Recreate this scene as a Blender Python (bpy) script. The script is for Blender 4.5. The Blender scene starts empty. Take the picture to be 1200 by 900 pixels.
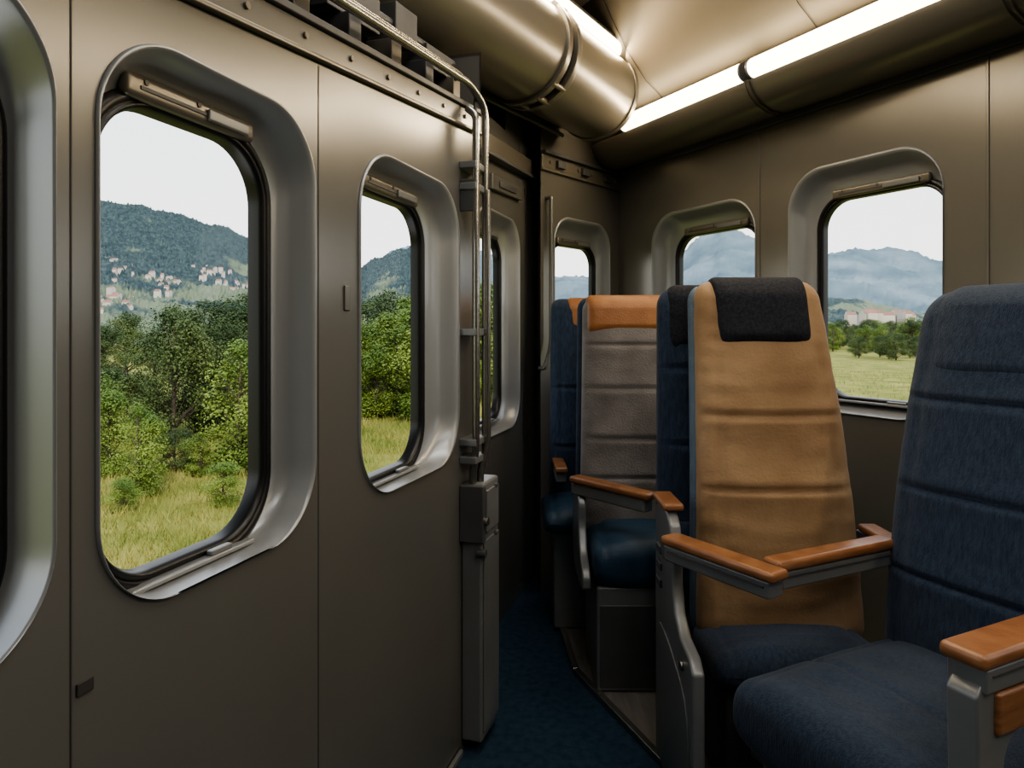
import bpy, bmesh, math, random
from mathutils import Vector, Matrix, noise
random.seed(7)
C = bpy.context
scene = C.scene
pi = math.pi

# ---------------------------------------------------------------- materials
def newmat(name):
    m = bpy.data.materials.new(name); m.use_nodes = True
    nt = m.node_tree
    return m, nt, nt.nodes["Principled BSDF"]

def mat(name, c1, c2=None, scale=8, rough=0.5, metal=0.0, bump=0.0, bscale=60, stretch=(1,1,1), rvar=0.0, spec=0.5, detail=5, sheen=0, coat=0, bdist=0.01, lo=.35, hi=.68, bdetail=4):
    m, nt, p = newmat(name)
    N, L = nt.nodes, nt.links
    p.inputs['Roughness'].default_value = rough
    p.inputs['Metallic'].default_value = metal
    p.inputs['Specular IOR Level'].default_value = spec
    p.inputs['Base Color'].default_value = (*c1, 1)
    if sheen:
        p.inputs['Sheen Weight'].default_value = sheen
    if coat:
        p.inputs['Coat Weight'].default_value = coat
        p.inputs['Coat Roughness'].default_value = 0.25
    tc = N.new('ShaderNodeTexCoord'); mp = N.new('ShaderNodeMapping')
    mp.inputs['Scale'].default_value = stretch
    L.new(tc.outputs['Object'], mp.inputs['Vector'])
    if c2:
        n = N.new('ShaderNodeTexNoise'); n.inputs['Scale'].default_value = scale; n.inputs['Detail'].default_value = detail
        r = N.new('ShaderNodeValToRGB')
        r.color_ramp.elements[0].position = lo; r.color_ramp.elements[1].position = hi
        r.color_ramp.elements[0].color = (*c1, 1); r.color_ramp.elements[1].color = (*c2, 1)
        L.new(mp.outputs[0], n.inputs['Vector']); L.new(n.outputs['Fac'], r.inputs['Fac'])
        L.new(r.outputs['Color'], p.inputs['Base Color'])
        if rvar:
            mr = N.new('ShaderNodeMapRange')
            mr.inputs['To Min'].default_value = rough - rvar; mr.inputs['To Max'].default_value = rough + rvar
            L.new(n.outputs['Fac'], mr.inputs['Value']); L.new(mr.outputs[0], p.inputs['Roughness'])
    if bump:
        b = N.new('ShaderNodeBump'); b.inputs['Strength'].default_value = bump; b.inputs['Distance'].default_value = bdist
        n2 = N.new('ShaderNodeTexNoise'); n2.inputs['Scale'].default_value = bscale; n2.inputs['Detail'].default_value = bdetail
        L.new(mp.outputs[0], n2.inputs['Vector']); L.new(n2.outputs['Fac'], b.inputs['Height'])
        L.new(b.outputs[0], p.inputs['Normal'])
    return m

def emis(name, col, strength):
    m, nt, p = newmat(name)
    p.inputs['Base Color'].default_value = (1, .95, .85, 1)
    p.inputs['Emission Color'].default_value = (*col, 1)
    p.inputs['Emission Strength'].default_value = strength
    return m

M_wall = mat('painted_steel_greige', (.172,.167,.154), (.205,.200,.186), 2.5, .26, .4, .25, 2.6, bdist=.03, bdetail=0, detail=2, lo=.1, hi=.9)
M_wallR = mat('painted_steel_warm', (.180,.170,.150), (.215,.204,.180), 2.5, .26, .4, .25, 2.6, bdist=.03, bdetail=0, detail=2, lo=.1, hi=.9)
M_duct = mat('duct_paint', (.175,.158,.130), (.215,.196,.162), 3, .30, .4, .12, 4, bdist=.02, bdetail=0, detail=2, lo=.1, hi=.9)
M_ceil = mat('ceiling_panel_beige', (.235,.198,.145), (.28,.237,.176), 2, .5, .1, .0, 6)
M_surround = mat('window_surround_grey', (.31,.32,.328), (.34,.35,.358), 3, .30, .35, .0, 9)
M_rubber = mat('black_rubber', (.008,.008,.009), None, rough=.35)
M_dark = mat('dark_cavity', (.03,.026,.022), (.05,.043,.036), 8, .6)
M_seam = mat('seam_dark', (.035,.032,.03), None, rough=.7)
M_steel = mat('brushed_steel', (.31,.30,.28), (.38,.37,.34), 6, .24, .9, .05, 40)
M_grey = mat('grey_coated_metal', (.185,.193,.198), (.225,.234,.239), 5, .36, .3, .03, 30, rvar=.05)
M_greyd = mat('grey_base_metal', (.08,.082,.086), (.11,.112,.116), 5, .5, .3, .05, 30)
M_carpet = mat('navy_carpet', (.022,.052,.088), (.040,.078,.122), 40, .95, 0, .8, 320, spec=.1, detail=9)
M_plank = mat('grey_floor_plate', (.12,.11,.10), (.19,.175,.16), 6, .5, .1, .15, 30, stretch=(6,1,1))
M_wood = mat('varnished_wood', (.21,.088,.036), (.32,.150,.066), 9, .34, 0, .05, 50, stretch=(2,2,10), coat=.2)
M_blue = mat('navy_fabric', (.018,.031,.058), (.041,.062,.102), 150, .85, 0, .4, 420, stretch=(1,1,.18), spec=.25, sheen=.12, detail=8, lo=.3,hi=.75)
M_bluel = mat('blue_vinyl', (.015,.042,.076), (.026,.062,.108), 12, .5, 0, .15, 200, spec=.4)
M_pipe = mat('blue_piping', (.08,.12,.17), (.10,.15,.21), 20, .5, 0, .2, 200)
M_tan = mat('tan_suede', (.285,.176,.093), (.39,.258,.145), 7, .66, 0, .15, 120, spec=.35, sheen=.08, detail=10)
M_black = mat('charcoal_headrest_fabric', (.017,.019,.026), (.032,.035,.045), 120, .85, 0, .35, 420, spec=.2, detail=8)
M_greyf = mat('grey_plush', (.165,.15,.143), (.25,.232,.222), 9, .9, 0, .3, 150, spec=.2, sheen=.2, detail=10)
M_orange = mat('orange_leather', (.29,.120,.042), (.37,.165,.062), 14, .5, 0, .15, 150)
M_tube = emis('warm_tube', (1,.86,.62), 7)
M_fill = emis('fill_panel_glow', (1,.95,.88), 1.2)  # glow of the added fill panels overhead, out of view
M_grass = mat('meadow', (.13,.15,.035), (.27,.25,.08), .9, .95, 0, .4, 8, spec=.1, detail=10)
M_blade = mat('grass_blades', (.13,.17,.035), (.36,.32,.11), 1.3, .8, 0, spec=.2)
M_leaf = mat('leaves', (.085,.145,.025), (.26,.32,.065), 1.6, .6, 0, spec=.3, detail=6)
M_leafd = mat('leaves_dark', (.038,.068,.022), (.12,.155,.045), 1.6, .7, 0, spec=.3, detail=6)
M_bark = mat('bark', (.06,.045,.03), (.10,.08,.06), 12, .9, 0, .5, 30)
M_mtn = mat('far_mountain_haze_tint', (.10,.145,.175), (.20,.25,.28), .015, .95, 0, 0, spec=.02, detail=12)  # bluish base colour: distance haze painted into the mountain
M_house = mat('house_plaster', (.42,.38,.35), (.50,.47,.43), .1, .9)
M_roof = mat('house_roof', (.27,.15,.12), (.22,.13,.10), .2, .9)
def hillmat():
    m,nt,p=newmat('forested_hillside_hazed'); N,L=nt.nodes,nt.links
    p.inputs['Roughness'].default_value=.95; p.inputs['Specular IOR Level'].default_value=.05
    tc=N.new('ShaderNodeTexCoord')
    a=N.new('ShaderNodeTexVoronoi'); a.inputs['Scale'].default_value=.55
    b=N.new('ShaderNodeTexNoise'); b.inputs['Scale'].default_value=.035; b.inputs['Detail'].default_value=10
    L.new(tc.outputs['Object'],a.inputs['Vector']); L.new(tc.outputs['Object'],b.inputs['Vector'])
    r=N.new('ShaderNodeValToRGB'); r.color_ramp.elements[0].color=(.078,.108,.108,1); r.color_ramp.elements[1].color=(.036,.056,.064,1)  # forest greens shifted to blue-teal, aerial haze painted into the colour
    r.color_ramp.elements[0].position=.1; r.color_ramp.elements[1].position=.75
    L.new(a.outputs['Distance'],r.inputs['Fac'])
    sx=N.new('ShaderNodeSeparateXYZ'); L.new(tc.outputs['Object'],sx.inputs[0])
    mr=N.new('ShaderNodeMapRange'); mr.inputs['From Min'].default_value=0; mr.inputs['From Max'].default_value=38; mr.inputs['To Min'].default_value=.09; mr.inputs['To Max'].default_value=-.13
    L.new(sx.outputs['Z'],mr.inputs['Value'])
    ad=N.new('ShaderNodeMath'); ad.operation='ADD'; L.new(b.outputs['Fac'],ad.inputs[0]); L.new(mr.outputs[0],ad.inputs[1])
    r2=N.new('ShaderNodeValToRGB'); r2.color_ramp.elements[0].position=.52; r2.color_ramp.elements[1].position=.58
    L.new(ad.outputs[0],r2.inputs['Fac'])
    mx=N.new('ShaderNodeMix'); mx.data_type='RGBA'
    L.new(r2.outputs['Color'],mx.inputs[0]); L.new(r.outputs['Color'],mx.inputs[6]); mx.inputs[7].default_value=(.15,.18,.125,1)
    L.new(mx.outputs[2],p.inputs['Base Color'])
    return m
M_hill=hillmat()

def glassmat():
    m = bpy.data.materials.new('window_glass'); m.use_nodes = True
    nt = m.node_tree; N = nt.nodes; L = nt.links; N.clear()
    o = N.new('ShaderNodeOutputMaterial'); mx = N.new('ShaderNodeMixShader')
    t = N.new('ShaderNodeBsdfTransparent'); t.inputs[0].default_value = (.97,.975,.97,1)
    g = N.new('ShaderNodeBsdfGlossy'); g.inputs['Roughness'].default_value = .02
    mx.inputs[0].default_value = .012
    L.new(t.outputs[0], mx.inputs[1]); L.new(g.outputs[0], mx.inputs[2]); L.new(mx.outputs[0], o.inputs[0])
    return m
M_glass = glassmat()

# ---------------------------------------------------------------- helpers
def link(o, parent=None):
    C.collection.objects.link(o)
    if parent: o.parent = parent
    return o

def empty(name, loc=(0,0,0), rotz=0):
    e = bpy.data.objects.new(name, None); e.empty_display_size = .1
    e.location = loc; e.rotation_euler = (0,0,rotz)
    C.collection.objects.link(e); return e

def mobj(name, verts, faces, material, parent=None, smooth=False, recalc=True):
    me = bpy.data.meshes.new(name); me.from_pydata([tuple(v) for v in verts], [], faces); me.update()
    if recalc:
        bm = bmesh.new(); bm.from_mesh(me); bmesh.ops.recalc_face_normals(bm, faces=bm.faces); bm.to_mesh(me); bm.free()
    me.materials.append(material)
    if smooth:
        for p in me.polygons: p.use_smooth = True
    return link(bpy.data.objects.new(name, me), parent)

def bevel(o, w, seg=3):
    b = o.modifiers.new('bevel', 'BEVEL'); b.width = w; b.segments = seg; b.limit_method = 'ANGLE'; b.angle_limit = math.radians(35)
    for p in o.data.polygons: p.use_smooth = True
    wn = o.modifiers.new('wn', 'WEIGHTED_NORMAL'); wn.keep_sharp = True
    return o

class Frame:
    def __init__(s, ox, oy, ux, uy, nx, ny): s.o=(ox,oy); s.u=(ux,uy); s.n=(nx,ny)
    def p(s, a, h, d=0.0):
        return Vector((s.o[0]+s.u[0]*a+s.n[0]*d, s.o[1]+s.u[1]*a+s.n[1]*d, h))
th = math.radians(17.36)
uA=(math.sin(th), math.cos(th)); nA=(uA[1], -uA[0])
FA = Frame(-.714*nA[0], -.714*nA[1], *uA, *nA)
FB = Frame(-.88*nA[0], -.88*nA[1], *uA, *nA)
S=(.13,3.10); K=(.5625,3.6)
lc = math.hypot(K[0]-S[0], K[1]-S[1]); uC=((K[0]-S[0])/lc,(K[1]-S[1])/lc)
FC = Frame(S[0],S[1],*uC, uC[1],-uC[0])
uR=(.4648,-.8854); FR = Frame(K[0],K[1],*uR, uR[1], -uR[0])

def rrect(s0,s1,h0,h1,r,n=14):
    pts=[]
    for cx,cy,a0 in ((s1-r,h0+r,-pi/2),(s1-r,h1-r,0),(s0+r,h1-r,pi/2),(s0+r,h0+r,pi)):
        for i in range(n+1):
            a=a0+pi/2*i/n; pts.append((cx+r*math.cos(a), cy+r*math.sin(a)))
    return pts

def wall(name, F, outline, holes, material):
    bm = bmesh.new()
    for loop in [outline]+holes:
        vs=[bm.verts.new(F.p(a,h)) for a,h in loop]
        for i in range(len(vs)): bm.edges.new((vs[i],vs[(i+1)%len(vs)]))
    bmesh.ops.triangle_fill(bm, use_beauty=True, use_dissolve=False, edges=bm.edges[:])
    me = bpy.data.meshes.new(name); bm.to_mesh(me); bm.free(); me.materials.append(material)
    return link(bpy.data.objects.new(name, me))

def loftloops(name, loops, material, parent, smooth=True, cap_last=False):
    n=len(loops[0]); v=[]; f=[]
    for l in loops: v+=l
    for k in range(len(loops)-1):
        for i in range(n):
            j=(i+1)%n; f.append((k*n+i,k*n+j,(k+1)*n+j,(k+1)*n+i))
    if cap_last: f.append(tuple(range((len(loops)-1)*n,len(loops)*n)))
    return mobj(name,v,f,material,parent,smooth)

wcount=[0]
def window(F, op, gl, R=.12, Rg=.085, depth=.062, bar=True):
    wcount[0]+=1
    e=empty('window_%d'%wcount[0])
    o=rrect(*op,R); g=rrect(gl[0]-.022,gl[1]+.022,gl[2]-.022,gl[3]+.022,Rg+.018)
    gi=rrect(*gl,Rg)
    prof=[(-.07,.001),(-.03,.006),(.03,.006),(.10,.0),(.2,-.012),(.34,-.034),(.55,-.050),(.8,-.058),(1,-.062)]
    loops=[]
    for a,d in prof:
        loops.append([F.p(o[i][0]*(1-a)+g[i][0]*a, o[i][1]*(1-a)+g[i][1]*a, d*depth/.062) for i in range(len(o))])
    loftloops('surround',loops,M_surround,e)
    loops=[]
    for a,d in [(-.35,.0),(-.2,.008),(.2,.013),(.45,.009),(.55,.006),(.62,.012),(.85,.010),(1.,.0),(1.,-.02)]:
        loops.append([F.p(g[i][0]*(1-a)+gi[i][0]*a, g[i][1]*(1-a)+gi[i][1]*a, -depth+d) for i in range(len(o))])
    loftloops('rubber_seal',loops,M_rubber,e)
    mobj('glass_pane',[F.p(a,h,-depth-.005) for a,h in gi],[tuple(range(len(gi)))],M_glass,e)
    if bar:
        c=(gl[0]+gl[1])/2; w=(gl[1]-gl[0])
        wbox('shade_rail',F,c-w*.40,c+w*.40,gl[3]+.006,gl[3]+.040,-depth+.002,-depth+.022,M_duct,e,.009)
        wbox('shade_slot',F,c-w*.33,c+w*.33,gl[3]+.018,gl[3]+.024,-depth+.020,-depth+.0235,M_greyd,e,.001)
        wbox('shade_latch',F,c+w*.05,c+w*.33,gl[3]+.012,gl[3]+.030,-depth+.022,-depth+.028,M_grey,e,.003)
        for q in (-.30,.0):
            cyl('shade_screw',F.p(c+w*q,gl[3]+.030,-depth+.020),F.p(c+w*q,gl[3]+.030,-depth+.024),.004,M_greyd,e,10)
        wbox('sill_ledge',F,c-w*.38,c+w*.38,gl[2]-.020,gl[2]-.012,-depth+.006,-depth+.026,M_surround,e,.003)
        wbox('sill_latch',F,c+w*.08,c+w*.22,gl[2]-.012,gl[2]-.004,-depth+.012,-depth+.024,M_grey,e,.002)
    return e

def wbox(name,F,s0,s1,h0,h1,d0,d1,material,parent=None,bev=.003):
    v=[F.p(a,h,d) for d in (d0,d1) for h in (h0,h1) for a in (s0,s1)]
    f=[(0,1,3,2),(4,6,7,5),(0,4,5,1),(2,3,7,6),(0,2,6,4),(1,5,7,3)]
    o=mobj(name,v,f,material,parent)
    if bev: bevel(o,bev)
    return o

def extr(name,F,s0,s1,prof,material,parent=None,n=1,smooth=True,closed=False,caps=False):
    v=[];f=[];m=len(prof)
    for k in range(n+1):
        a=s0+(s1-s0)*k/n
        v+=[F.p(a,h,d) for d,h in prof]
    r = m if closed else m-1
    for k in range(n):
        for i in range(r):
            j=(i+1)%m; f.append((k*m+i,k*m+j,(k+1)*m+j,(k+1)*m+i))
    if caps: f.append(tuple(range(m))); f.append(tuple(range(n*m,(n+1)*m)))
    o=mobj(name,v,f,material,parent)
    if smooth:
        for p in o.data.polygons: p.use_smooth=True
        es=o.modifiers.new('es','EDGE_SPLIT'); es.split_angle=math.radians(40)
    return o

def tube(name,pts,r,material,parent=None,fil=.03):
    P=[Vector(p) for p in pts]; out=[P[0]]
    for i in range(1,len(P)-1):
        a=(P[i-1]-P[i]); b=(P[i+1]-P[i]); f=min(fil,a.length*.45,b.length*.45)
        p0=P[i]+a.normalized()*f; p1=P[i]+b.normalized()*f
        for k in range(7):
            t=k/6; out.append(p0*(1-t)**2+P[i]*2*t*(1-t)+p1*t*t)
    out.append(P[-1])
    cu=bpy.data.curves.new(name,'CURVE'); cu.dimensions='3D'; cu.bevel_depth=r; cu.bevel_resolution=5; cu.use_fill_caps=True
    s=cu.splines.new('POLY'); s.points.add(len(out)-1)
    for i,p in enumerate(out): s.points[i].co=(*p,1)
    s.use_smooth=True
    cu.materials.append(material)
    return link(bpy.data.objects.new(name,cu),parent)

def cyl(name,p0,p1,r,material,parent=None,n=32,bev=0):
    p0=Vector(p0);p1=Vector(p1);d=(p1-p0).normalized()
    a=d.orthogonal().normalized(); b=d.cross(a); v=[];f=[]
    for p in (p0,p1):
        for i in range(n):
            t=2*pi*i/n; v.append(p+a*r*math.cos(t)+b*r*math.sin(t))
    for i in range(n):
        j=(i+1)%n; f.append((i,j,n+j,n+i))
    f.append(tuple(range(n))); f.append(tuple(range(n,2*n)))
    o=mobj(name,v,f,material,parent)
    bevel(o,bev if bev else r*.08,2)
    return o

# ---------------------------------------------------------------- room shell
H=2.62
WA=[((.627,1.075,.84,1.575),(.675,1.0,.862,1.505),.125),
    ((1.235,1.775,.838,1.582),(1.285,1.646,.862,1.505),.14),
    ((.10,.572,.84,1.575),(.15,.535,.862,1.505),.125),
    ((-.44,.02,.84,1.575),(-.39,-.03,.862,1.505),.125),
    ((-1.0,-.54,.84,1.575),(-.95,-.59,.862,1.505),.125),
    ((-1.56,-1.10,.84,1.575),(-1.51,-1.15,.862,1.505),.125)]
def trimh(s): return 1.657+.112*(max(s,.5)-.772)
wall('wall_left',FA,[(-2.2,0),(1.95,0),(1.95,trimh(1.95)+.06),(.5,trimh(.5)+.06),(-2.2,trimh(-2.2)+.06)],[rrect(*w[0],w[2]) for w in WA],M_wall)
for w in WA: window(FA,w[0],w[1],w[2],.095)
def quad(name,pts,material,parent=None): return mobj(name,pts,[tuple(range(len(pts)))],material,parent,recalc=False)
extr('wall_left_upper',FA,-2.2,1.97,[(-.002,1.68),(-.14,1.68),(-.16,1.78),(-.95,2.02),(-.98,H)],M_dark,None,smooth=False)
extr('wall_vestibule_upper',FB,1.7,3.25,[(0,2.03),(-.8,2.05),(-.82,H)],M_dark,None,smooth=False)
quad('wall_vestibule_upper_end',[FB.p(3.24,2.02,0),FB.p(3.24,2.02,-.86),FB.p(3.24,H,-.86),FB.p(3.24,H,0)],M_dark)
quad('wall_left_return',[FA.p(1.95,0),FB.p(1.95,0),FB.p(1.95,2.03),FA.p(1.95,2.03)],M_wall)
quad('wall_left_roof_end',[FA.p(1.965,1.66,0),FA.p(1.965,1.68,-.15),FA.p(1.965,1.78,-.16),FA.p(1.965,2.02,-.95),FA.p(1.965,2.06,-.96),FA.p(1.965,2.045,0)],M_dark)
wB=((2.35,2.915,.776,1.667),(2.40,2.80,.83,1.57),.13)
wall('wall_vestibule',FB,[(1.95,0),(3.20,0),(3.20,H),(2.75,H),(2.72,2.03),(1.95,2.03)],[rrect(*wB[0],wB[2])],M_wall)
window(FB,wB[0],wB[1],wB[2],.09)
b3=FB.p(3.20,0)
quad('wall_vestibule_return',[b3,Vector((*S,0)),Vector((*S,H)),Vector((b3.x,b3.y,H))],M_wall)
wC=((.10,.57,.90,1.724),(.15,.50,.96,1.60),.12)
wall('wall_end',FC,[(0,0),(lc,0),(lc,H),(0,H)],[rrect(*wC[0],wC[2])],M_wallR)
window(FC,wC[0],wC[1],wC[2],.085)
WR=[((1.092,1.672,.90,1.79),(1.20,1.650,.955,1.668),.15),((.276,.926,.90,1.745),(.405,.8915,.955,1.63),.15),
    ((1.95,2.53,.90,1.79),(2.02,2.48,.955,1.668),.15),((2.8,3.38,.90,1.79),(2.87,3.33,.955,1.668),.15),((3.65,4.23,.90,1.79),(3.72,4.18,.955,1.668),.15)]
wall('wall_right',FR,[(0,0),(5.5,0),(5.5,H),(0,H)],[rrect(*w[0],w[2]) for w in WR],M_wallR)
for w in WR: window(FR,w[0],w[1],w[2],.10)
pR=FR.p(5.5,0)
def up(p,z): return Vector((p.x,p.y,z))
quad('wall_back',[FA.p(-2.2,0),pR,up(pR,H),FA.p(-2.2,H,-1.0),FA.p(-2.2,2.02,-.95),FA.p(-2.2,1.78,-.16),FA.p(-2.2,1.68,0)],M_wall)
quad('floor',[FA.p(-2.2,0),FA.p(1.95,0),FB.p(1.95,0),b3,Vector((*S,0)),Vector((*K,0)),pR],M_carpet)
quad('ceiling',[FA.p(-2.2,H,-1.05),FA.p(1.7,H,-1.05),FB.p(3.25,H,-.85),up(b3,H),Vector((*S,H)),Vector((*K,H)),up(pR,H)],M_ceil)

def seam(name,F,s,h0,h1,w=.0022): return wbox(name,F,s-w/2,s+w/2,h0,h1,-.001,.0008,M_seam,None,0)
tn=0
for s in (1.091,.594,.06,-.49):
    tn+=1; seam('trim_%d'%tn,FA,s,.03,trimh(s)-.01)
wbox('trim_10',FA,-2.2,1.79,.018,.024,-.001,.001,M_seam,None,0)
wbox('baseboard_left',FA,-2.2,1.79,0,.018,.0,.012,M_grey,None,.003)
for s in (.9455,1.80,2.66,3.5):
    tn+=1; wbox('trim_%d'%tn,FR,s-.004,s+.004,.05,2.03,0,.004,M_wallR,None,.0015)
wbox('wall_plate',FA,1.178,1.198,1.235,1.285,0,.004,M_wall,None,.002)
wbox('wall_plate',FA,.600,.622,.775,.790,0,.003,M_seam,None,.001)
wbox('wall_hook',FA,.615,.628,.52,.60,0,.004,M_greyd,None,.002)
tr=empty('trim_20')
def slopebox(name,s0,s1,dh0,dh1,d0,d1,material,F=FA,hf=trimh,bev=.003):
    v=[F.p(a,hf(a)+dh,d) for d in (d0,d1) for dh in (dh0,dh1) for a in (s0,s1)]
    f=[(0,1,3,2),(4,6,7,5),(0,4,5,1),(2,3,7,6),(0,2,6,4),(1,5,7,3)]
    o=mobj(name,v,f,material,tr); bevel(o,bev); return o
for a,b in ((-2.2,.5),(.5,1.95)):
    slopebox('lip',a,b,-.004,.006,0,.014,M_duct)
    slopebox('band',a,b,.006,.055,0,.006,M_wall)
    slopebox('upper_channel',a,b,.055,.070,-.06,.016,M_greyd)
for i in range(14):
    s=-.2+i*.155
    cyl('bolt',FA.p(s,trimh(s)+.030,.004),FA.p(s,trimh(s)+.030,.011),.006,M_duct,tr,12)
for i in range(9):
    s=.30+i*.19
    slopebox('bracket',s,s+.05,.07,.15,-.10,-.03,M_greyd if i%2 else M_duct)
for s0,s1,a,bb in ((.9,1.12,.16,.24),(1.2,1.42,.15,.23),(1.5,1.62,.17,.26),(1.68,1.86,.15,.21)):
    slopebox('junction_box',s0,s1,a,bb,-.13,-.05,M_greyd)
tube('hand_pipe_upper',[FA.p(-1.0,trimh(-1.0)+.115,.03),FA.p(.5,trimh(.5)+.115,.03),FA.p(1.79,trimh(1.79)+.115,.03),FA.p(1.865,1.84,.05),FA.p(1.865,.80,.05)],.0105,M_steel,tr,.05)
tube('hand_pipe_lower',[FA.p(-1.0,trimh(-1.0)+.145,.0),FA.p(.5,trimh(.5)+.145,.0),FA.p(1.83,trimh(1.83)+.145,.0),FA.p(1.83,trimh(1.83)+.145,-.1)],.008,M_steel,tr,.05)
tube('cable',[FA.p(-.5,trimh(-.5)+.20,-.07),FA.p(.5,trimh(.5)+.20,-.07),FA.p(1.9,trimh(1.9)+.21,-.07)],.012,M_greyd,tr)
tr=empty('trim_21')
slopebox('lip',0,lc,-.004,.008,0,.014,M_duct,FC,lambda s:1.925)
slopebox('band',0,lc,.008,.07,0,.010,M_duct,FC,lambda s:1.925)
slopebox('cap',0,lc,.07,.085,0,.03,M_greyd,FC,lambda s:1.925)
for i in range(6): cyl('bolt',FC.p(.06+i*.11,1.965,.008),FC.p(.06+i*.11,1.965,.016),.009,M_duct,tr,12)
for i in range(3): slopebox('clip',.1+i*.2,.16+i*.2,.02,.055,.01,.028,M_greyd,FC,lambda s:1.925)
tr=empty('trim_22')
slopebox('band',1.95,3.2,0,.07,0,.03,M_duct,FB,lambda s:1.84+(s-1.95)*.06)
slopebox('lip',1.95,3.2,-.014,0,0,.04,M_greyd,FB,lambda s:1.84+(s-1.95)*.06)
slopebox('sign_box',2.50,2.90,-.13,-.07,0,.02,M_wall,FB,lambda s:1.84+(s-1.95)*.06)
slopebox('sign_slot',2.58,2.80,-.115,-.09,.02,.026,M_greyd,FB,lambda s:1.84+(s-1.95)*.06)
seam('trim_23',FB,3.02,.0,1.85,.006)
tube('door_grab_pipe',[FC.p(.04,1.80,.0),FC.p(.04,1.80,.03),FC.p(.04,1.12,.03),FC.p(-.01,1.02,.03),FC.p(-.01,1.02,0.0)],.010,M_wall,None,.05)

gp=empty('grab_pole')
tube('pole_inner',[FA.p(1.80,trimh(1.80)+.05,.018),FA.p(1.80,1.80,.045),FA.p(1.80,.86,.045),FA.p(1.815,.80,.03),FA.p(1.815,.74,.03)],.0105,M_steel,gp,.04)
tube('pole_outer',[FA.p(1.865,1.6,.056),FA.p(1.865,.86,.056),FA.p(1.85,.80,.04),FA.p(1.85,.74,.04)],.0105,M_steel,gp,.04)
tube('pole_thin',[FA.p(1.835,1.86,.03),FA.p(1.835,.76,.03)],.005,M_greyd,gp)
for h in (1.66,1.60,1.19,.83,.88):
    wbox('pole_bracket',FA,1.786,1.88,h-.010,h+.010,.0,.05,M_grey,gp,.003)
wbox('pole_clamp',FA,1.79,1.80,1.53,1.62,.0,.05,M_greyd,gp,.003)
cb=empty('wall_cabinet')
wbox('body',FA,1.80,1.95,.035,.76,.0,.062,M_grey,cb,.008)
wbox('door',FA,1.812,1.94,.06,.60,.062,.067,M_grey,cb,.003)
wbox('hinge_block',FA,1.785,1.81,.60,.76,.0,.072,M_greyd,cb,.004)
wbox('latch_plate',FA,1.83,1.93,.62,.74,.062,.070,M_grey,cb,.004)
cyl('lock',FA.p(1.80,.66,.06),FA.p(1.80,.66,.082),.012,M_steel,cb,20)
cyl('lock',FA.p(1.80,.57,.05),FA.p(1.80,.57,.075),.012,M_greyd,cb,20)
for h in (.75,.61): cyl('screw',FA.p(1.90,h-.01,.066),FA.p(1.90,h-.01,.074),.006,M_steel,cb,12)
wbox('trim_24',FA,1.935,1.96,0,1.80,-.17,.0,M_wall,None,.004)

# ---------------------------------------------------------------- overhead duct (left)
E=Vector((.3875,3.10,2.254)); dd=Vector((.5555,.8315,0)); nd=Vector((.8315,-.5555,0))
du=empty('overhead_duct'); r=.192
def at(t,a=0,u=0): return E-dd*t+nd*a+Vector((0,0,u))
cyl('duct_far',at(0),at(.56),r,M_duct,du,64,.01)
cyl('duct_near',at(.60),at(2.5),r,M_duct,du,64,.01)
cyl('duct_core',at(.5),at(.7),r*.96,M_dark,du,64,.004)
cyl('clamp_a',at(.53),at(.56),r+.014,M_duct,du,64,.004)
cyl('clamp_b',at(.60),at(.63),r+.014,M_duct,du,64,.004)
cyl('end_ring',at(-.01),at(.02),r+.008,M_duct,du,64,.004)
cyl('duct_ring',at(1.5),at(1.53),r+.012,M_duct,du,64,.004)
for a in (-.9,-.5,-.1,.3,.7,-1.3):
    p=at(.58)+nd*(r+.004)*math.sin(a)+Vector((0,0,-(r+.004)*math.cos(a)))
    cyl('clamp_bolt',p-dd*.04,p+dd*.04,.012,M_duct,du,12)
def lamp(name,loc,sx_,sy_,energy,col,parent):
    ld=bpy.data.lights.new(name,'AREA'); ld.shape='RECTANGLE'; ld.size=sx_; ld.size_y=sy_; ld.energy=energy; ld.color=col
    o=link(bpy.data.objects.new(name,ld),parent); o.location=loc
    return o
def lamp_along(name,p0,p1,width,face,energy,col,parent):
    p0=Vector(p0);p1=Vector(p1); x=(p1-p0).normalized(); z=-Vector(face).normalized(); z=(z-x*z.dot(x)).normalized(); y=z.cross(x)
    o=lamp(name,(p0+p1)/2,(p1-p0).length,width,energy,col,parent)
    o.rotation_euler=Matrix((x,y,z)).transposed().to_euler(); return o
WARM=(1,.78,.50)
def duct_strip(t0,t1,e,en):
    cyl('housing',at(t0-.02,.10,.195),at(t1+.02,.10,.195),.036,M_duct,e,24)
    cyl('tube',at(t0,.122,.172),at(t1,.122,.172),.027,M_tube,e,24)
    lamp_along('tube_light',at(t0,.165,.14),at(t1,.165,.14),.04,(nd.x,nd.y,-.9),en,WARM,e)
duct_strip(.04,.85,empty('strip_light'),2.6)
duct_strip(.95,1.9,empty('strip_light'),2.6)
mc=empty('ceiling_conduits')
tube('conduit_1',[at(-.05,-.22,-.10),at(2.2,-.22,-.10)],.016,M_greyd,mc)
tube('conduit_2',[at(.0,-.26,-.05),at(2.2,-.26,-.05)],.02,M_dark,mc)
tube('conduit_3',[at(.02,-.17,-.155),at(1.2,-.17,-.155)],.009,M_duct,mc)
for t in (.05,.3,.62,.9,1.2):
    c=at(t,-.22,-.10)
    cyl('bracket',c-dd*.02,c+dd*.02,.035,M_greyd,mc,8,.003)
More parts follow.
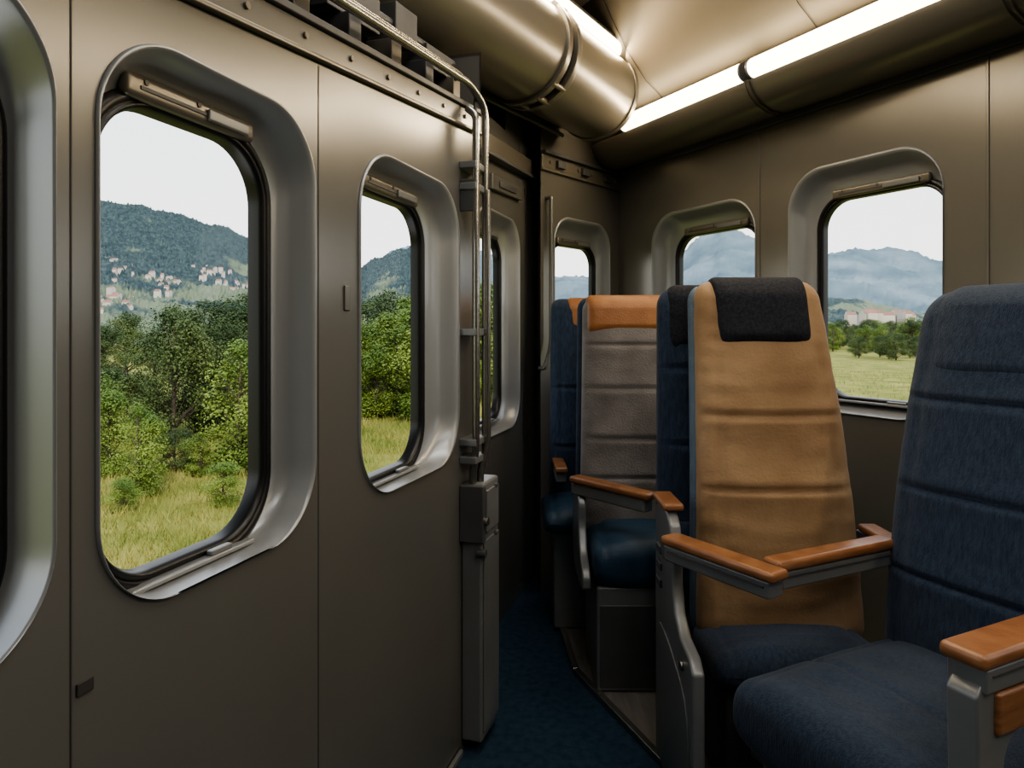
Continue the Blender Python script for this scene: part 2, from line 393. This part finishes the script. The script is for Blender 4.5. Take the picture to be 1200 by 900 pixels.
# ---------------------------------------------------------------- light cove along the right wall
cv=empty('light_cove')
prof=[(0,2.03),(.07,2.015),(.13,2.018),(.18,2.036),(.215,2.066),(.235,2.100),(.238,2.112),(.215,2.118),(.200,2.150),(.205,2.188),(.19,2.21),(.15,2.215),(.05,2.21)]
extr('cove_body',FR,.01,5.5,prof,M_duct,cv)
quad('cove_end',[FR.p(.01,h,d) for d,h in prof],M_duct,cv)
wbox('cove_bottom_rail',FR,0,5.5,2.003,2.030,0,.016,M_greyd,cv,.004)
for t in (1.105,1.95,2.8,3.65):
    extr('cove_joint_ring',FR,t-.012,t+.012,[(d*1.03,h-(.006 if h<2.105 else 0)) for d,h in prof[:7]],M_duct,cv)
    extr('cove_joint_gap',FR,t-.003,t+.003,[(d*1.05,h-(.008 if h<2.105 else 0)) for d,h in prof[:7]],M_seam,cv)
for i,(a,b) in enumerate(((.36,1.086),(1.128,1.93),(1.97,2.78),(2.82,3.63),(3.67,4.5))):
    e=empty('strip_light')
    cyl('tube',FR.p(a,2.150,.232),FR.p(b,2.150,.232),.036,M_tube,e,32,.006)
    for q in (a-.008,b-.002): cyl('end_cap',FR.p(q,2.150,.232),FR.p(q+.010,2.150,.232),.038,M_grey,e,24)
    lamp_along('tube_light',FR.p(a,2.14,.275),FR.p(b,2.14,.275),.05,(FR.n[0],FR.n[1],-.8),2.6,WARM,e)
extr('ceiling_panel_inclined',FR,0,5.5,[(.05,2.205),(.16,2.225),(.26,2.29),(.36,2.40),(.44,2.52),(.50,2.62)],M_ceil,None)
for t in (.55,1.35,2.2,3.0):
    extr('trim_%d'%(40+int(t*10)),FR,t-.002,t+.002,[(.165,2.222),(.262,2.287),(.362,2.397),(.442,2.517),(.502,2.617)],M_seam,None)
for i,(x,y) in enumerate(((.35,.95),(.55,-.55),(1.25,.1),(.25,1.75))):  # fill lamps added out of frame to brighten the interior
    e=empty('added_fill_lamp')
    mobj('fill_panel',[(x-.3,y-.3,H-.02),(x+.3,y-.3,H-.02),(x+.3,y+.3,H-.02),(x-.3,y+.3,H-.02)],[(0,1,2,3)],M_fill,e)
    for (ax,ay,bx,by) in ((-.32,-.32,.32,-.29),(-.32,.29,.32,.32),(-.32,-.29,-.29,.29),(.29,-.29,.32,.29)):
        z0,z1=H-.035,H
        v=[(x+X,y+Y,Z) for Z in (z0,z1) for Y in (ay,by) for X in (ax,bx)]
        mobj('frame',v,[(0,1,3,2),(4,6,7,5),(0,4,5,1),(2,3,7,6),(0,2,6,4),(1,5,7,3)],M_grey,e)
    lamp('fill_light',(x,y,H-.045),.55,.55,(4,5.5,4,3.2)[i],(1,.96,.90),e)

# floor platform & track under seats
pf=empty('seat_platform')
pv=[(.197,2.72),(.222,2.37),(.42,1.86),(.56,1.2),(.9,.2),(2.2,.2),(1.36,2.0),(.56,3.5)]
n=len(pv)
mobj('platform',[(x,y,.0005) for x,y in pv]+[(x,y,.016) for x,y in pv],[tuple(range(n)),tuple(range(n,2*n))]+[(i,(i+1)%n,n+(i+1)%n,n+i) for i in range(n)],M_plank,pf)
def bar(name,p0,p1,w,h0,h1,material,parent,bev=.004):
    p0=Vector((p0[0],p0[1],0));p1=Vector((p1[0],p1[1],0)); d=(p1-p0).normalized(); nn=Vector((d.y,-d.x,0))
    v=[]
    for p in (p0,p1):
        for q,z in ((-1,h0),(1,h0),(1,h1),(-1,h1)): v.append(p+nn*q*w/2+Vector((0,0,z)))
    f=[(0,1,2,3),(4,5,6,7),(0,1,5,4),(1,2,6,5),(2,3,7,6),(3,0,4,7)]
    o=mobj(name,v,f,material,parent)
    if bev: bevel(o,bev,4)
    return o
for (a,b) in zip(pv[0:4],pv[1:5]): bar('edge_strip',a,b,.022,.0,.022,M_steel,pf,.003)
bar('rail_track',(.33,2.9),(.62,1.75),.03,.016,.026,M_greyd,pf,.003)

# ---------------------------------------------------------------- seats
def sg(x): return -1 if x<0 else 1
def slab_back(name, z0,z1,wb,wt,T,lean,mat_,parent, seams=(),x0=0,yoff=0,rt=.06,rb=.04,e=4.5,N=130,M=56,bol=True,lum=.02,shift=0,crown=.012,zl0=None,zl1=None,wr=.0025,seed=0,sd=1.0):
    zl0=z0 if zl0 is None else zl0; zl1=z1 if zl1 is None else zl1
    v=[];f=[]
    for i in range(N+1):
        u=.5-.5*math.cos(pi*i/N); u=u*.5+i/N*.5
        z=z0+(z1-z0)*u; ul=(z-zl0)/(zl1-zl0)
        hw=wb+(wt-wb)*ul**1.3 if ul>0 else wb
        ht=T/2
        dt=z1-z; db=z-z0
        if dt<rt: k=1-math.sqrt(max(0,1-(1-dt/rt)**2)); hw-=rt*.8*k
        if db<rb: k=1-math.sqrt(max(0,1-(1-db/rb)**2)); hw-=rb*k
        rr=T*.5
        if dt<rr: ht*=max(.04,math.sqrt(max(0,1-(1-dt/rr)**2)))
        if db<rr: ht*=max(.04,math.sqrt(max(0,1-(1-db/rr)**2)))
        cy=yoff+lean*ul-lum*math.sin(pi*min(1,max(0,ul)))
        g=0
        for s in seams: g+=sd*(.014*math.exp(-((z-s)/.0065)**2)-.006*math.exp(-((z-s)/.04)**2))
        for j in range(M):
            a=2*pi*j/M; c=math.cos(a); s_=math.sin(a)
            x=hw*sg(c)*abs(c)**(2/e); y=ht*sg(s_)*abs(s_)**(2/(e*.7))
            if s_<0:
                xn=abs(x)/max(hw,1e-4)
                y-=crown*(1-xn*xn)*min(1,dt/.05)*min(1,db/.05)-g*(1-xn**6)
                if bol: y+=.006*math.exp(-((xn-.76)/.035)**2)
            nz=noise.noise(Vector((x*9+seed,z*9,seed*3.1)))*wr+noise.noise(Vector((x*26,z*30+seed,1)))*wr*.5
            v.append((x+x0+shift*ul, y+cy+nz, z))
    for i in range(N):
        for j in range(M):
            k=(j+1)%M; f.append((i*M+j,i*M+k,(i+1)*M+k,(i+1)*M+j))
    f.append(tuple(range(M))); f.append(tuple(range(N*M,(N+1)*M)))
    return mobj(name,v,f,mat_,parent,True)

def cushion(name,y0,y1,hw,z0,z1,mat_,parent,x0=0,N=70,M=64,seams=(),seed=0,crown=.018,tuft=False):
    v=[];f=[];L=y0-y1;hh=(z1-z0)/2;zc=(z0+z1)/2
    for i in range(N+1):
        u=.5-.5*math.cos(pi*i/N); u=u*.7+i/N*.3
        y=y0-L*u; df=L*(1-u); dbk=L*u
        r=.045; w=hw; h=hh
        if df<r: k=1-math.sqrt(max(0,1-(1-df/r)**2)); w-=r*.6*k; h-=min(h*.96,r*1.25*k)
        r2=.02
        if dbk<r2: k=1-math.sqrt(max(0,1-(1-dbk/r2)**2)); w-=r2*k; h-=r2*k
        for j in range(M):
            a=2*pi*j/M; c=math.cos(a); s=math.sin(a)
            x=w*sg(c)*abs(c)**(2/5); z=h*sg(s)*abs(s)**(2/3.6)
            if s>0:
                xn=abs(x)/hw
                z+=crown*(1-xn*xn)*min(1,df/.08)*min(1,(dbk+.02)/.08)
                for sy in seams: z-=.010*math.exp(-((u-sy)/.02)**2)*(1-xn**6)
                z-=.006*math.exp(-((xn-.78)/.04)**2)
                if tuft:
                    for tx in (-.33,.33):
                        for ty in (.35,.7): z-=.020*math.exp(-(((x/hw-tx)/.12)**2+((u-ty)/.10)**2))
            nz=noise.noise(Vector((x*10+seed,y*10,z*4)))*.003
            v.append((x+x0,y,zc+z+nz))
    for i in range(N):
        for j in range(M):
            k=(j+1)%M; f.append((i*M+j,i*M+k,(i+1)*M+k,(i+1)*M+j))
    f.append(tuple(range(M))); f.append(tuple(range(N*M,(N+1)*M)))
    return mobj(name,v,f,mat_,parent,True)

def plate(name,x,t,pts,mat_,parent,bev=.006):
    n=len(pts)
    v=[(x-t/2,y,z) for y,z in pts]+[(x+t/2,y,z) for y,z in pts]
    f=[tuple(range(n)),tuple(range(n,2*n))]+[(i,(i+1)%n,n+(i+1)%n,n+i) for i in range(n)]
    o=mobj(name,v,f,mat_,parent); bevel(o,bev,3); return o

def boxp(name,x0,x1,y0,y1,z0,z1,mat_,parent,bev=.006):
    v=[(x,y,z) for z in (z0,z1) for y in (y0,y1) for x in (x0,x1)]
    f=[(0,1,3,2),(4,6,7,5),(0,4,5,1),(2,3,7,6),(0,2,6,4),(1,5,7,3)]
    o=mobj(name,v,f,mat_,parent)
    if bev: bevel(o,bev,3)
    return o

def smoothpts(pts,it=2):
    for _ in range(it):
        q=[]
        n=len(pts)
        for i in range(n):
            a=pts[i];b=pts[(i+1)%n]
            q.append((a[0]*.8+b[0]*.2,a[1]*.8+b[1]*.2)); q.append((a[0]*.2+b[0]*.8,a[1]*.2+b[1]*.8))
        pts=q
    return pts

# -- seat 1 : navy, front right
th1=-math.radians(64.5)
s1=empty('train_seat',(.992,1.487,0),th1)
slab_back('backrest',.36,1.295,.225,.212,.11,.155,M_blue,s1,seams=(.62,.82,1.03),yoff=.055,rt=.08,seed=1,lum=.03)
slab_back('head_cushion',1.07,1.305,.175,.17,.10,.155,M_blue,s1,yoff=.043,rt=.07,rb=.03,zl0=.36,zl1=1.295,lum=.03,seed=4,bol=False)
slab_back('rear_shell',.30,1.28,.232,.219,.06,.155,M_greyd,s1,yoff=.105,rt=.08,seed=2,bol=False,wr=0,lum=.03)
cushion('seat_cushion',.03,-.475,.225,.29,.455,M_blue,s1,seams=(.55,),tuft=True,seed=3)
boxp('base_frame',-.20,.20,-.40,.10,.016,.30,M_grey,s1,.012)
boxp('base_skirt',-.215,.215,-.42,.12,.26,.30,M_greyd,s1,.01)
def arm(parent,x,yt,yb,h,w=.055,matside=M_grey):
    boxp('arm_wood',x-w/2,x+w/2,yt,yb,h-.022,h+.004,M_wood,parent,.010)
    boxp('arm_rail',x-w/2+.006,x+w/2-.006,yt+.015,yb,h-.062,h-.022,matside,parent,.005)
    boxp('arm_rail_groove',x-w/2+.004,x+w/2-.004,yt+.03,yb-.02,h-.036,h-.032,M_greyd,parent,0)
arm(s1,.245,-.43,.06,.69,.075)
boxp('arm_wood_panel',.212,.278,-.385,.04,.555,.625,M_wood,s1,.008)
plate('arm_support',.245,.05,smoothpts([(-.43,.66),(-.05,.66),(-.05,.56),(-.30,.56),(-.355,.53),(-.36,.42),(-.30,.33),(.02,.30),(.02,.22),(-.36,.22),(-.42,.36),(-.425,.55)],2),M_grey,s1,.005)
arm(s1,-.225,-.345,.05,.675,.055)

# -- tan seat
s2=empty('train_seat',(.695,1.87,0),0)
slab_back('backrest',.355,1.335,.225,.172,.095,.10,M_tan,s2,seams=(.56,.77,.965),yoff=-.01,x0=.035,shift=-.035,rt=.055,seed=8,lum=.03,wr=.006,crown=.016)
slab_back('piping_shell',.35,1.325,.234,.181,.05,.10,M_pipe,s2,yoff=.022,x0=.033,shift=-.035,rt=.05,seed=2,bol=False,wr=0,lum=.03)
slab_back('headrest_cover',1.135,1.347,.128,.128,.126,.10,M_black,s2,yoff=-.014,x0=.028,shift=-.03,rt=.02,rb=.015,zl0=.355,zl1=1.335,lum=.03,seed=5,bol=False,e=9)
cushion('seat_cushion',.02,-.215,.218,.30,.405,M_blue,s2,x0=.02,seed=9)
boxp('base_box',-.16,.20,-.16,.09,.016,.31,M_greyd,s2,.01)
side=[(.06,.016),(.06,.70),(.035,.72),(-.075,.72),(-.115,.695),(-.135,.63),(-.14,.55),(-.165,.49),(-.22,.455),(-.30,.445),(-.335,.42),(-.34,.016)]
plate('side_panel',-.275,.03,side,M_grey,s2,.008)
plate('side_panel_inset',-.2915,.004,smoothpts([(.035,.05),(.035,.40),(-.10,.40),(-.31,.33),(-.31,.05)],2),M_grey,s2,.002)
boxp('side_stub_wood',-.30,-.245,-.09,.06,.722,.742,M_wood,s2,.008)
for z in (.50,.545,.59): boxp('recline_button',-.297,-.288,-.03,.02,z,z+.022,M_greyd,s2,.003)
cyl('pivot_cap',(-.290,-.08,.62),(-.300,-.08,.62),.022,M_greyd,s2,24)
cyl('pivot_cap_small',(-.290,-.25,.40),(-.297,-.25,.40),.012,M_steel,s2,20)
bar('arm_wood',(-.295,-.12),(-.115,-.40),.062,.652,.676,M_wood,s2,.010)
bar('arm_rail',(-.29,-.125),(-.12,-.385),.050,.612,.652,M_grey,s2,.006)
bar('arm_rail_groove',(-.285,-.14),(-.13,-.375),.054,.636,.640,M_greyd,s2,0)
boxp('arm_far_wood',.26,.31,-.20,.02,.64,.662,M_wood,s2,.008)
boxp('arm_far_rail',.265,.305,-.18,.04,.60,.64,M_grey,s2,.005)

# -- navy seat behind tan
s3=empty('train_seat',(.655,2.10,0),0)
slab_back('backrest',.34,1.325,.215,.205,.065,.03,M_blue,s3,seams=(.60,.85,1.08),yoff=-.01,rt=.06,seed=12,lum=.01,sd=.7)
slab_back('headrest_cover',1.13,1.335,.19,.185,.078,.03,M_black,s3,yoff=-.012,rt=.05,rb=.015,zl0=.34,zl1=1.325,lum=.01,seed=5,bol=False)
slab_back('folded_cushion',.36,.62,.19,.19,.03,0,M_blue,s3,yoff=-.05,rt=.03,seed=13,bol=False)
boxp('base_box',-.20,.20,-.02,.05,.016,.36,M_grey,s3,.01)

# -- grey seat with orange headrest
s4=empty('train_seat',(.465,2.52,0),0)
slab_back('backrest',.45,1.315,.215,.195,.10,.10,M_greyf,s4,seams=(.66,.80,.98,1.14),yoff=-.01,rt=.05,seed=15,lum=.02,bol=False,sd=.7)
slab_back('rear_shell',.42,1.32,.228,.210,.05,.10,M_blue,s4,yoff=.045,rt=.05,seed=2,bol=False,wr=0,lum=.02)
slab_back('headrest_cover',1.165,1.328,.19,.182,.118,.10,M_orange,s4,yoff=-.01,rt=.025,rb=.012,zl0=.45,zl1=1.315,lum=.02,seed=5,bol=False,e=8)
cushion('seat_cushion',.0,-.325,.20,.35,.50,M_bluel,s4,seed=16)
boxp('base_box',-.19,.19,-.30,.06,.016,.36,M_grey,s4,.012)
boxp('base_kickplate',-.18,.18,-.302,-.29,.03,.30,M_greyd,s4,.004)
plate('side_panel',-.222,.028,smoothpts([(.05,.62),(-.10,.63),(-.16,.60),(-.15,.52),(-.20,.44),(-.30,.40),(-.30,.33),(.05,.33)],2),M_grey,s4,.006)
bar('arm_wood',(-.245,-.09),(-.02,-.36),.055,.655,.680,M_wood,s4,.010)
bar('arm_rail',(-.24,-.09),(-.03,-.345),.045,.615,.655,M_grey,s4,.006)

# -- far navy seat
s5=empty('train_seat',(.335,2.93,0),0)
slab_back('backrest',.45,1.33,.175,.165,.085,.06,M_blue,s5,seams=(.70,.95),yoff=0,rt=.05,seed=18,lum=.015)
slab_back('headrest_cover',1.17,1.335,.10,.10,.10,.06,M_orange,s5,yoff=0,rt=.03,rb=.012,zl0=.45,zl1=1.33,lum=.015,seed=5,bol=False,e=8)
cushion('seat_cushion',.0,-.33,.20,.40,.50,M_bluel,s5,seed=19,x0=-.01)
boxp('base_box',-.17,.17,-.24,.05,.016,.41,M_grey,s5,.01)
boxp('arm_wood',-.165,-.115,-.24,.02,.63,.652,M_wood,s5,.008)
boxp('arm_rail',-.16,-.12,-.22,.02,.59,.63,M_grey,s5,.005)

# ---------------------------------------------------------------- exterior
GZ=-1.0
def ground_h(x,y): return GZ+.15*noise.noise(Vector((x*.08,y*.08,0)))
v=[];f=[]
radii=[2.2,4,6,8,10,13,16,20,25,32,40,52,70,95,130,180,260,420,800,1500]
NA=96
for r in radii:
    for j in range(NA):
        a=2*pi*j/NA; x,y=r*math.cos(a),r*math.sin(a); v.append((x,y,ground_h(x,y) if r<200 else GZ))
for i in range(len(radii)-1):
    for j in range(NA):
        k=(j+1)%NA; f.append((i*NA+j,i*NA+k,(i+1)*NA+k,(i+1)*NA+j))
mobj('meadow_ground',v,f,M_grass,None,True)

sil=[(-400,330),(-100,250),(0,225),(60,226),(112,232),(160,238),(200,250),(250,262),(300,284),(350,312),(420,318),(440,305),(470,291),(500,288),(560,296),(640,322),(720,325),(790,306),(830,284),(850,272),(880,280),(930,300),(960,290),(1000,293),(1030,300),(1070,308),(1110,314),(1200,300),(1500,330)]
def ysil(px):
    if px<=sil[0][0]: return sil[0][1]
    for (a,b),(c,d) in zip(sil,sil[1:]):
        if a<=px<=c:
            t=(px-a)/(c-a); t=t*t*(3-2*t); return b+(d-b)*t
    return sil[-1][1]
def ridge(name,phi0,phi1,n,r0,r1,material,amp,nf,off=0,m=40,pw=1.4,jag=0):
    v=[];f=[]
    for i in range(m+1):
        u=i/m
        for j in range(n+1):
            ph=math.radians(phi0+(phi1-phi0)*j/n); r=r0+(r1-r0)*u
            x,y=r*math.sin(ph),r*math.cos(ph)
            Hh=(385-ysil(600+800*math.tan(ph))+off)/800*r1*math.cos(ph)+1.2
            s=u**pw
            z=GZ-.5+(Hh-GZ)*s+amp*(noise.fractal(Vector((x*nf,y*nf,0)),1,2,6))*min(1,u*2)+amp*.22*noise.noise(Vector((x*.5,y*.5,3)))
            if jag: z+=jag*abs(noise.noise(Vector((x*1.1,y*1.1,7))))*min(1,u*4)
            v.append((x,y,z))
    k=n+1
    for i in range(m):
        for j in range(n): f.append((i*k+j,i*k+j+1,(i+1)*k+j+1,(i+1)*k+j))
    return mobj(name,v,f,material,None,True)
ridge('forested_hill',-50,-6,1100,90,420,M_hill,3.2,.05,m=220,jag=2.2)
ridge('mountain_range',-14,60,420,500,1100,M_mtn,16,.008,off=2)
ridge('foothills',-12,60,600,180,420,M_hill,3,.05,off=-58,m=60,jag=1.5)

vs=[];fs=[];mi=[]
random.seed(3)
def hill_z(ph,r):
    u=(r-90)/330; Hh=(385-ysil(600+800*math.tan(ph)))/800*420*math.cos(ph)+1.2
    return GZ-.5+(Hh-GZ)*u**1.4
def house(x,y,z,w,d,h):
    b=len(vs); an=random.uniform(-.6,.6); ca,sa=math.cos(an),math.sin(an)
    for px_,py_,pz_ in ((-w/2,-d/2,-3),(w/2,-d/2,-3),(w/2,d/2,-3),(-w/2,d/2,-3),(-w/2,-d/2,h),(w/2,-d/2,h),(w/2,d/2,h),(-w/2,d/2,h),(-w/2,0,h*1.7),(w/2,0,h*1.7)):
        vs.append((x+px_*ca-py_*sa,y+px_*sa+py_*ca,z+pz_))
    for q,m_ in [((0,1,5,4),0),((1,2,6,5),0),((2,3,7,6),0),((3,0,4,7),0),((4,5,9,8),1),((7,6,9,8),1),((4,8,7),0),((5,9,6),0)]:
        fs.append(tuple(b+t for t in q)); mi.append(m_)
cl=[(-31.2,165),(-30.3,150),(-22.0,205),(-20.8,225),(-27,190),(-24,240),(-30,215)]
for i in range(85):
    c=random.choice(cl); ph=math.radians(c[0]+random.gauss(0,.8)); r=c[1]+random.gauss(0,10)
    x,y=r*math.sin(ph),r*math.cos(ph); house(x,y,hill_z(ph,r)+.8,random.uniform(.6,1.5),random.uniform(.6,1.1),random.uniform(.4,.8))
for i in range(22):
    ph=math.radians(random.gauss(28.3,1.0)); r=random.uniform(185,215); house(r*math.sin(ph),r*math.cos(ph),random.uniform(2.6,4.2),random.uniform(1.5,3.4),1.6,1.3)
hv=mobj('village_houses',vs,fs,M_house,None,False,False); hv.data.materials.append(M_roof)
for p,m_ in zip(hv.data.polygons,mi): p.material_index=m_

def tree_mesh(name,seed,leafmat,nl=12000,ls=.024,wide=.34):
    rnd=random.Random(seed); v=[];f=[];mi=[]
    def limb(p0,p1,r0,r1):
        b=len(v); d=(p1-p0).normalized(); a=d.orthogonal().normalized(); c=d.cross(a)
        for p,r in ((p0,r0),(p1,r1)):
            for i in range(6): t=2*pi*i/6; v.append(p+a*r*math.cos(t)+c*r*math.sin(t))
        for i in range(6): f.append((b+i,b+(i+1)%6,b+6+(i+1)%6,b+6+i)); mi.append(0)
    limb(Vector((0,0,-.05)),Vector((.01,0,.5)),.022,.014); limb(Vector((.01,0,.5)),Vector((0,.01,.85)),.014,.004)
    blobs=[]
    for i in range(40):
        z=rnd.uniform(.10,.92); rad=wide*math.sin(pi*min(1,(z+.02)/1.04))**.7
        a=rnd.uniform(0,2*pi); q=rnd.uniform(.3,1.0)*rad*.8
        c=Vector((q*math.cos(a),q*math.sin(a),z)); blobs.append((c,rnd.uniform(.06,.14)))
        limb(Vector((0,0,max(.1,z-.2))),c,.006,.002)
    blobs.append((Vector((0,0,.93)),.07))
    for i in range(nl):
        c,r=rnd.choice(blobs)
        d=Vector((rnd.gauss(0,1),rnd.gauss(0,1),rnd.gauss(0,1)+.2)).normalized()
        p=c+d*r*rnd.uniform(.5,1.15)
        nrm=(d+Vector((rnd.gauss(0,.6),rnd.gauss(0,.6),rnd.gauss(0,.6)+.5))).normalized()
        a=nrm.orthogonal().normalized(); b2=nrm.cross(a); an=rnd.uniform(0,pi); a,b2=a*math.cos(an)+b2*math.sin(an),-a*math.sin(an)+b2*math.cos(an)
        s=ls*rnd.uniform(.55,1.1); b=len(v)
        v.extend([p-a*s*.5,p+b2*s*.3,p+a*s*.5,p-b2*s*.3]); f.append((b,b+1,b+2,b+3)); mi.append(1)
    me=bpy.data.meshes.new(name); me.from_pydata([tuple(x) for x in v],[],f); me.update()
    me.materials.append(M_bark); me.materials.append(leafmat)
    me.polygons.foreach_set('material_index',mi); return me
T=[tree_mesh('tree_a',1,M_leaf),tree_mesh('tree_b',2,M_leaf,wide=.28),tree_mesh('tree_c',3,M_leafd,wide=.4),tree_mesh('tree_d',4,M_leafd,wide=.3)]
rnd=random.Random(11)
def tree(px,Z,h,k=None,w=1):
    x=(px-600)/800*Z
    o=bpy.data.objects.new('deciduous_tree',T[rnd.randrange(4) if k is None else k]); link(o)
    o.location=(x,Z,ground_h(x,Z)-.05); o.rotation_euler=(0,0,rnd.uniform(0,6.28)); o.scale=(h*w,h*w,h)
for a in [(162,9.0,1.3,0,1.0),(128,10.2,1.35,1,1.1),(203,13,2.7,2,.95),(182,15,2.2,3,1.1),(283,10.6,2.1,0,1.15),(258,14.5,2.5,3,1.0),(320,10.5,2.0,1,1.2),(240,22,3.2,2,1.2),(120,24,2.4,3,1.4),(148,30,3.0,2,1.3),(290,22,3.4,3,1.2),(90,10.5,1.7,0,1.2),(60,12,1.9,2,1.2),(235,10.3,.7,0,1.4),(262,8.6,.6,1,1.6),(330,13,2.4,2,1.2),(350,15,2.8,0,1.2),(135,13,1.5,2,1.3),(230,14,1.7,3,1.2),(205,10.6,.7,2,1.6),(145,8.3,.45,1,1.7)]: tree(*a)
for a in [(430,20,3.0,2,1.1),(455,24,3.6,3,1.2),(475,18,3.0,0,1.2),(498,16,2.9,1,1.2),(415,17,2.5,1,1.2),(440,16.5,1.9,0,1.3),(520,20,3.6,2,1.2),(545,22,3.8,3,1.1),(570,20,3.6,0,1.2),(590,22,3.8,2,1.2),(390,19,3,1,1.2),(370,20,3,3,1.2),(465,17,2.2,0,1.4)]: tree(*a)
for i in range(50):
    px=rnd.uniform(-500,560); tree(px,rnd.uniform(32,55),rnd.uniform(2.2,3.2),None,1.3)
for i in range(150):
    px=rnd.uniform(640,1350); Z=rnd.uniform(62,100); tree(px,Z,rnd.uniform(2.3,3.4),rnd.choice([2,3,3,0]),1.4)
for i in range(14):
    tree(rnd.uniform(985,1110),rnd.uniform(46,60),rnd.uniform(1.3,2.0),2,1.4)
rn=random.Random(5); v=[];f=[]
def blades(n,px0,px1,z0,z1,h,w):
    for i in range(n):
        Z=z0+(z1-z0)*rn.random()**1.3; x=(rn.uniform(px0,px1)-600)/800*Z; g=ground_h(x,Z)-.02
        a=rn.uniform(0,pi); hh=h*rn.uniform(.4,1.3); b=len(v); lx,ly=rn.gauss(0,.35)*hh,rn.gauss(0,.35)*hh
        v.extend([(x-math.cos(a)*w,Z-math.sin(a)*w,g),(x+math.cos(a)*w,Z+math.sin(a)*w,g),(x+lx,Z+ly,g+hh)]); f.append((b,b+1,b+2))
blades(34000,40,560,5.0,15,.15,.006)
blades(9000,300,600,12,24,.15,.010)
blades(6000,940,1200,16,45,.12,.014)
me=bpy.data.meshes.new('meadow_grass'); me.from_pydata(v,[],f); me.materials.append(M_blade)
link(bpy.data.objects.new('meadow_grass',me))

# ---------------------------------------------------------------- light
w=bpy.data.worlds.new('sky'); scene.world=w; w.use_nodes=True
nt=w.node_tree; N=nt.nodes; L=nt.links
bg=N['Background']; tc=N.new('ShaderNodeTexCoord'); sx=N.new('ShaderNodeSeparateXYZ'); rp=N.new('ShaderNodeValToRGB')
L.new(tc.outputs['Generated'],sx.inputs[0]); L.new(sx.outputs['Z'],rp.inputs[0]); L.new(rp.outputs[0],bg.inputs[0])
rp.color_ramp.elements[0].color=(1,.985,.95,1); rp.color_ramp.elements[1].color=(.66,.77,.92,1); rp.color_ramp.elements[1].position=.8
bg.inputs[1].default_value=1.75
sd=bpy.data.lights.new('sun','SUN'); sd.energy=2.5; sd.angle=.03; sd.color=(1,.90,.72)
so=link(bpy.data.objects.new('sun',sd)); so.rotation_euler=Vector((-.35,1,-.95)).to_track_quat('-Z','Y').to_euler()

# ---------------------------------------------------------------- camera
cd=bpy.data.cameras.new('camera'); cam=link(bpy.data.objects.new('camera',cd))
cd.sensor_width=36; cd.lens=24; cd.shift_y=-65/1200; cd.clip_end=4000; cd.clip_start=.02
cam.location=(0,0,1.2); cam.rotation_euler=(pi/2,0,0)
scene.camera=cam
scene.view_settings.view_transform='AgX'
scene.view_settings.look='AgX - Medium High Contrast'
scene.view_settings.exposure=0.42
